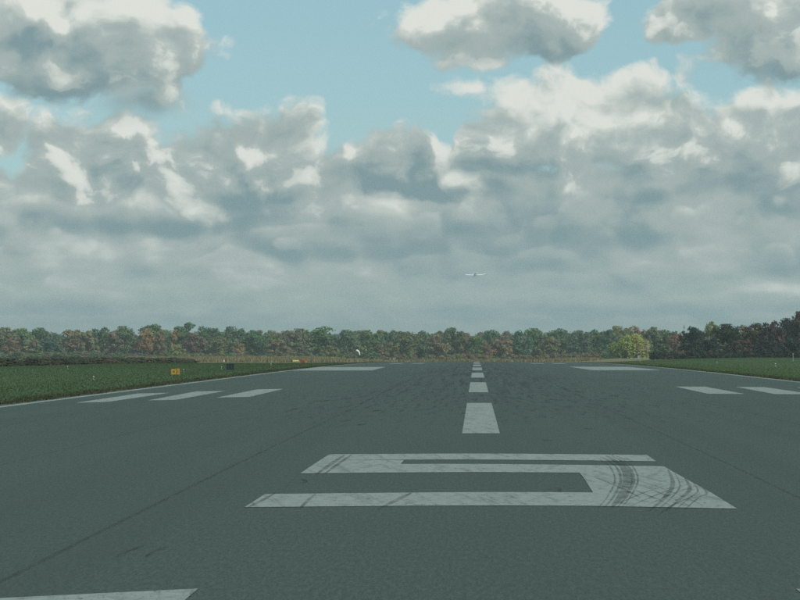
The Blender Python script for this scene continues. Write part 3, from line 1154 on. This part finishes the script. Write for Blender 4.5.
def dark_sign():
    x, y, z = on_ground(230.3, 370.6)
    t = empty('sign_back', (x, y, z), -.05)
    tag(t, 'dark blue-grey back of a low sign in the left grass', 'sign')
    w, h = .76, .54
    p = MB().box((0, 0, .09 + h / 2), (w, .16, h)).build('housing', M['dark_metal'], t)
    MB().box((0, -.085, .09 + h / 2), (w - .14, .012, h - .12)).build('back_plate', M['dark_metal'], p)
    MB().box((0, 0, .09 + h + .015), (w + .04, .2, .03)).build('cap', M['dark_metal'], p)
    for s in (-1, 1):
        MB().tube([(s * .27, 0, -.02), (s * .27, 0, .1)], [.028, .028], 8).build('leg', M['grey_metal'], t)


def far_signs():
    x, y, z = on_ground(295.5, 362.9)
    t = empty('guidance_sign', (x, y, z + .12), .0)
    tag(t, 'long pale yellow sign at the far end of the left grass', 'sign')
    MB().box((.05, 0, .42), (1.5, .16, .34)).build('sign_panel', M['pale_yellow'], t)
    MB().box((-.92, 0, .40), (.40, .18, .36)).build('end_box', M['dark_metal'], t)
    for cx in (-.9, -.4, .1, .6):
        MB().tube([(cx, 0, -.15), (cx, 0, .26)], [.03, .03], 8).build('leg', M['grey_metal'], t)
    x, y, z = on_ground(304, 363.6)
    t = empty('runway_sign', (x, y, z), .0)
    tag(t, 'dark red sign with orange end panel beside the long yellow one', 'sign')
    MB().box((-.22, 0, .36), (.62, .16, .46)).build('sign_panel', M['red'], t)
    MB().box((.33, 0, .33), (.42, .14, .34)).build('end_panel', M['orange'], t)
    for cx in (-.42, -.05, .33):
        MB().tube([(cx, 0, -.05), (cx, 0, .16)], [.03, .03], 8).build('leg', M['grey_metal'], t)


def windsock():
    D = 760.0
    x = at(356, D)
    z = float(hz(x, D))
    t = empty('windsock', (x, D, z))
    tag(t, 'white drooping windsock on a thin pole before the woodland', 'windsock')
    top = CAMZ + (VY - 350.8) * D / F - z
    MB().tube([(0, 0, -.1), (0, 0, top + .05)], [.05, .04], 8).build('pole', M['pale_bark'], t)
    MB().tube([(0, 0, top - .04), (0, 0, top + .02)], [.26, .26], 12).build('ring', M['grey_metal'], t)
    s = MB()
    s.tube([(.02, 0, top), (.30, 0, top + .06), (.62, 0, top - .10), (.84, 0, top - .45), (.95, 0, top - .95), (.98, 0, top - 1.25)],
           [.28, .28, .26, .23, .19, .15], 14)
    s.build('sock', M['sock'], t, smooth=True)


def edge_light(px, py, label, h=.36, cone=False, size=1.0, color='pale', up=0.0):
    size *= .75
    h *= .85
    x, y, z = on_ground(px, py)
    t = empty('marker_cone' if cone else 'edge_light', (x, y, z + up))
    tag(t, label, 'marker' if cone else 'light', None if cone else 'runway edge lights')
    if cone:
        MB().box((0, 0, .02), (.34 * size, .34 * size, .04)).build('base', M[color], t)
        MB().tube([(0, 0, .04), (0, 0, .3 * size), (0, 0, .55 * size)], [.13 * size, .085 * size, .03 * size], 12).build('cone', M[color], t)
    else:
        MB().tube([(0, 0, -.02), (0, 0, .04)], [.14 * size, .13 * size], 12).build('base', M['concrete'], t)
        MB().tube([(0, 0, .04), (0, 0, h * .6)], [.03 * size, .03 * size], 8).build('stem', M[color], t)
        MB().tube([(0, 0, h * .6), (0, 0, h * .68), (0, 0, h * .7)], [.06 * size, .09 * size, .09 * size], 12).build('collar', M[color], t)
        MB().tube([(0, 0, h * .7), (0, 0, h * .85), (0, 0, h)], [.075 * size, .08 * size, .03 * size], 12).build('lens', M['lens'], t, smooth=True)
    return t


def marker_board(px, py, w, h, label, mat, leg='grey_metal', up=0.0):
    x, y, z = on_ground(px, py)
    t = empty('marker_board', (x, y, z + up))
    tag(t, label, 'marker')
    MB().box((0, 0, .15 + h / 2), (w, .08, h)).build('board', M[mat], t)
    MB().box((0, .05, .15 + h / 2), (w * .7, .02, .05)).build('batten', M['grey_metal'], t)
    for s in (-1, 1):
        MB().tube([(s * w * .33, 0, -.05 - up), (s * w * .33, 0, .17)], [.025, .025], 8).build('leg', M[leg], t)


def cabinet(px, D, w, h, label, mat):
    x = at(px, D)
    t = empty('equipment_cabinet', (x, D, float(hz(x, D))))
    tag(t, label, 'cabinet')
    MB().box((0, 0, .1), (w + .2, 1.0, .3)).build('plinth', M['concrete'], t)
    MB().box((0, 0, .25 + h / 2), (w, .7, h)).build('body', M[mat], t)
    MB().box((0, 0, .27 + h), (w + .1, .8, .06)).build('lid', M[mat], t)
    MB().box((w * .25, -.36, .25 + h * .5), (.04, .03, .16)).build('handle', M['dark_metal'], t)


guidance_sign()
dark_sign()
far_signs()
windsock()
edge_light(93.5, 380.2, 'small white edge light alone in the near left grass', .34, size=1.0)
edge_light(67.5, 369.2, 'small dull light before the dark weeds', .42, size=1.1, color='grey_metal')
edge_light(183.5, 372.2, 'thin light just right of the yellow two-panel sign', .36, size=1.0, color='grey_metal')
edge_light(271, 365.6, 'white edge light between dark sign back and long yellow sign', .36, size=1.2)
edge_light(221.5, 369.3, 'pale edge light just left of the dark sign back', .36, size=1.0)
edge_light(717, 364.0, 'white edge light in the right grass below the very dark trees', .40, size=1.5)
edge_light(775.3, 366.3, 'white edge light in the right grass below the maroon trees', .45, size=1.6)
edge_light(640, 362.2, 'white edge light in the right grass below the willow', .40, size=1.4)
marker_board(138.5, 362.6, .34, .5, 'small white board against the dark weeds', 'white', up=.1)
marker_board(140.6, 362.7, .3, .4, 'small black board beside the white one', 'black', up=.1)
edge_light(157.5, 362.4, 'orange and white cone at the near edge of the straw meadow', cone=True, size=1.6, color='orange', up=.05)
edge_light(224, 362.0, 'cream cone at the near edge of the straw meadow', cone=True, size=1.7, color='sock', up=.1)
marker_board(242.3, 362.4, .5, .32, 'low dark brown board by the straw meadow', 'dark_metal')
edge_light(407, 361.6, 'leftmost of the three white lights left of the centreline', .5, size=2.0, up=.1)
edge_light(420.5, 361.4, 'middle and brightest of the three lights left of the centreline', .6, size=2.6, up=.1)
edge_light(430.5, 361.4, 'cream light nearest the centreline on its left', .5, size=2.0, color='sock', up=.1)
edge_light(537, 361.0, 'first white light right of the centreline', .55, size=2.2, up=.15)
edge_light(553, 360.8, 'second white light right of the centreline', .6, size=2.4, up=.2)
cabinet(638.5, 900, .6, .8, 'white equipment cabinet under the willow', 'pale')
cabinet(636.2, 905, .7, 1.25, 'black equipment cabinet left of the white one', 'black')
cabinet(651, 900, 1.0, .7, 'low dark cabinet at the foot of the pale trunks', 'dark_metal')
x_, y_, z_ = on_ground(793, 361.5)
post_ = empty('marker_post', (x_, y_, z_))
tag(post_, 'thin pale post in the grass near the right edge', 'post')
MB().tube([(0, 0, -.1), (0, 0, 1.1)], [.06, .05], 8).build('shaft', M['pale_bark'], post_)
MB().box((0, 0, 1.16), (.16, .16, .12), .8).build('cap', M['pale_bark'], post_)


# ------------------------------------------------------------------ the aircraft on approach
def aircraft():
    D = 1467.0
    t = empty('light_aircraft', (at(475.4, D), D, CAMZ + (VY - 274.6) * D / F))
    t.rotation_euler = (math.radians(9), math.radians(-1.5), 0)      # nose towards the camera (-Y) and down
    tag(t, 'small white light aircraft flying low above the runway axis', 'aircraft')
    f = MB()
    f.tube([(0, -3.0, -.05), (0, -2.6, 0), (0, -1.6, .05), (0, -.4, .15), (0, .8, .12), (0, 2.4, .12), (0, 4.4, .25)],
           [(.12, .14), (.32, .34), (.42, .44), (.46, .54), (.42, .46), (.26, .28), (.09, .12)], 14)
    fu = f.build('fuselage', M['pale'], t, smooth=True)
    MB().tube([(0, -1.3, .45), (0, -.6, .68), (0, .3, .68), (0, 1.2, .45)], [(.22, .06), (.42, .22), (.42, .22), (.2, .06)], 12).build('canopy', M['canopy'], fu, smooth=True)
    MB().tube([(0, -3.32, -.05), (0, -3.1, -.05), (0, -2.95, -.05)], [.03, .13, .17], 12).build('spinner', M['white'], fu, smooth=True)
    for a in (0, math.pi):
        MB().tube([(0, -3.12, -.05), (math.cos(a + .5) * .5, -3.12, -.05 + math.sin(a + .5) * .5), (math.cos(a + .5) * .92, -3.12, -.05 + math.sin(a + .5) * .92)],
                  [(.03, .05), (.02, .09), (.01, .04)], 8).build('propeller_blade', M['dark_metal'], fu)

    def foil(stations):
        """stations: (x, y_lead, z, chord, thickness)"""
        prof = [(0, 0), (.08, .55), (.3, 1), (.6, .7), (1, .05), (.6, -.35), (.3, -.45), (.08, -.35)]
        v, fc, n = [], [], len(prof)
        for (x, y, z, c, th) in stations:
            for (u, w) in prof:
                v.append((x, y + u * c, z + w * th))
        for i in range(len(stations) - 1):
            for q in range(n):
                fc.append([i * n + q, i * n + (q + 1) % n, (i + 1) * n + (q + 1) % n, (i + 1) * n + q])
        fc.append(list(range(n))[::-1])
        fc.append([(len(stations) - 1) * n + q for q in range(n)])
        return v, fc
    for s in (-1, 1):
        v, fc = foil([(s * .45, -1.0, -.25, 1.75, .30), (s * 3.4, -.85, -.10, 1.6, .27), (s * 4.7, -.75, .12, 1.25, .2)])
        w = mesh('wing', v, fc, M['white'], t)
        v, fc = foil([(s * 4.72, -.74, .125, 1.24, .19), (s * 5.2, -.6, .32, 1.05, .14), (s * 5.5, -.35, .50, .7, .06)])
        mesh('wingtip', v, fc, M['white'], w)
        v, fc = foil([(s * .1, 3.7, .34, .9, .06), (s * 1.6, 3.9, .36, .65, .04)])
        mesh('tailplane', v, fc, M['white'], t)
        MB().tube([(s * .5, -.2, -.2), (s * .95, -.1, -.75), (s * 1.05, -.1, -.95)], [.06, .05, .04], 8).build('gear_leg', M['white'], t)
        MB().tube([(s * 1.0, -.1, -1.02), (s * 1.14, -.1, -1.02)], [.19, .19], 12).build('wheel', M['black'], t)
    MB().tube([(0, -2.4, -.3), (0, -2.45, -.95)], [.05, .04], 8).build('gear_leg', M['white'], t)
    MB().tube([(-.06, -2.45, -1.02), (.06, -2.45, -1.02)], [.16, .16], 12).build('wheel', M['black'], t)
    MB().tube([(0, 3.75, .2), (0, 4.1, .8), (0, 4.4, 1.35)], [(.05, .5), (.04, .4), (.03, .22)], 8)
    v = [(-.05, 3.3, .25), (.05, 3.3, .25), (.05, 4.5, .25), (-.05, 4.5, .25), (-.025, 4.15, 1.4), (.025, 4.15, 1.4), (.025, 4.75, 1.4), (-.025, 4.75, 1.4)]
    fc = [[3, 2, 1, 0], [4, 5, 6, 7], [0, 1, 5, 4], [1, 2, 6, 5], [2, 3, 7, 6], [3, 0, 4, 7]]
    mesh('fin', v, fc, M['white'], t)


aircraft()


# ------------------------------------------------------------------ the autumn haze
def haze():
    v = [(sx * 3100, y, z) for z in (-12.0, 62.0) for (sx, y) in ((-1, -450), (1, -450), (1, 9100), (-1, 9100))]
    fc = [[3, 2, 1, 0], [4, 5, 6, 7], [0, 1, 5, 4], [1, 2, 6, 5], [2, 3, 7, 6], [3, 0, 4, 7]]
    m = bpy.data.materials.new('haze')
    m.use_nodes = True
    n = m.node_tree
    n.nodes.clear()
    pv = n.nodes.new('ShaderNodeVolumePrincipled')
    pv.inputs['Color'].default_value = (0.80, 0.92, 0.88, 1)
    pv.inputs['Density'].default_value = HAZE
    pv.inputs['Anisotropy'].default_value = 0.2
    o = n.nodes.new('ShaderNodeOutputMaterial')
    n.links.new(pv.outputs[0], o.inputs['Volume'])
    h = mesh('haze', v, fc, m)
    tag(h, 'thin pale autumn haze over the airfield', 'haze', kind='stuff')


HAZE = 0.00014
haze()
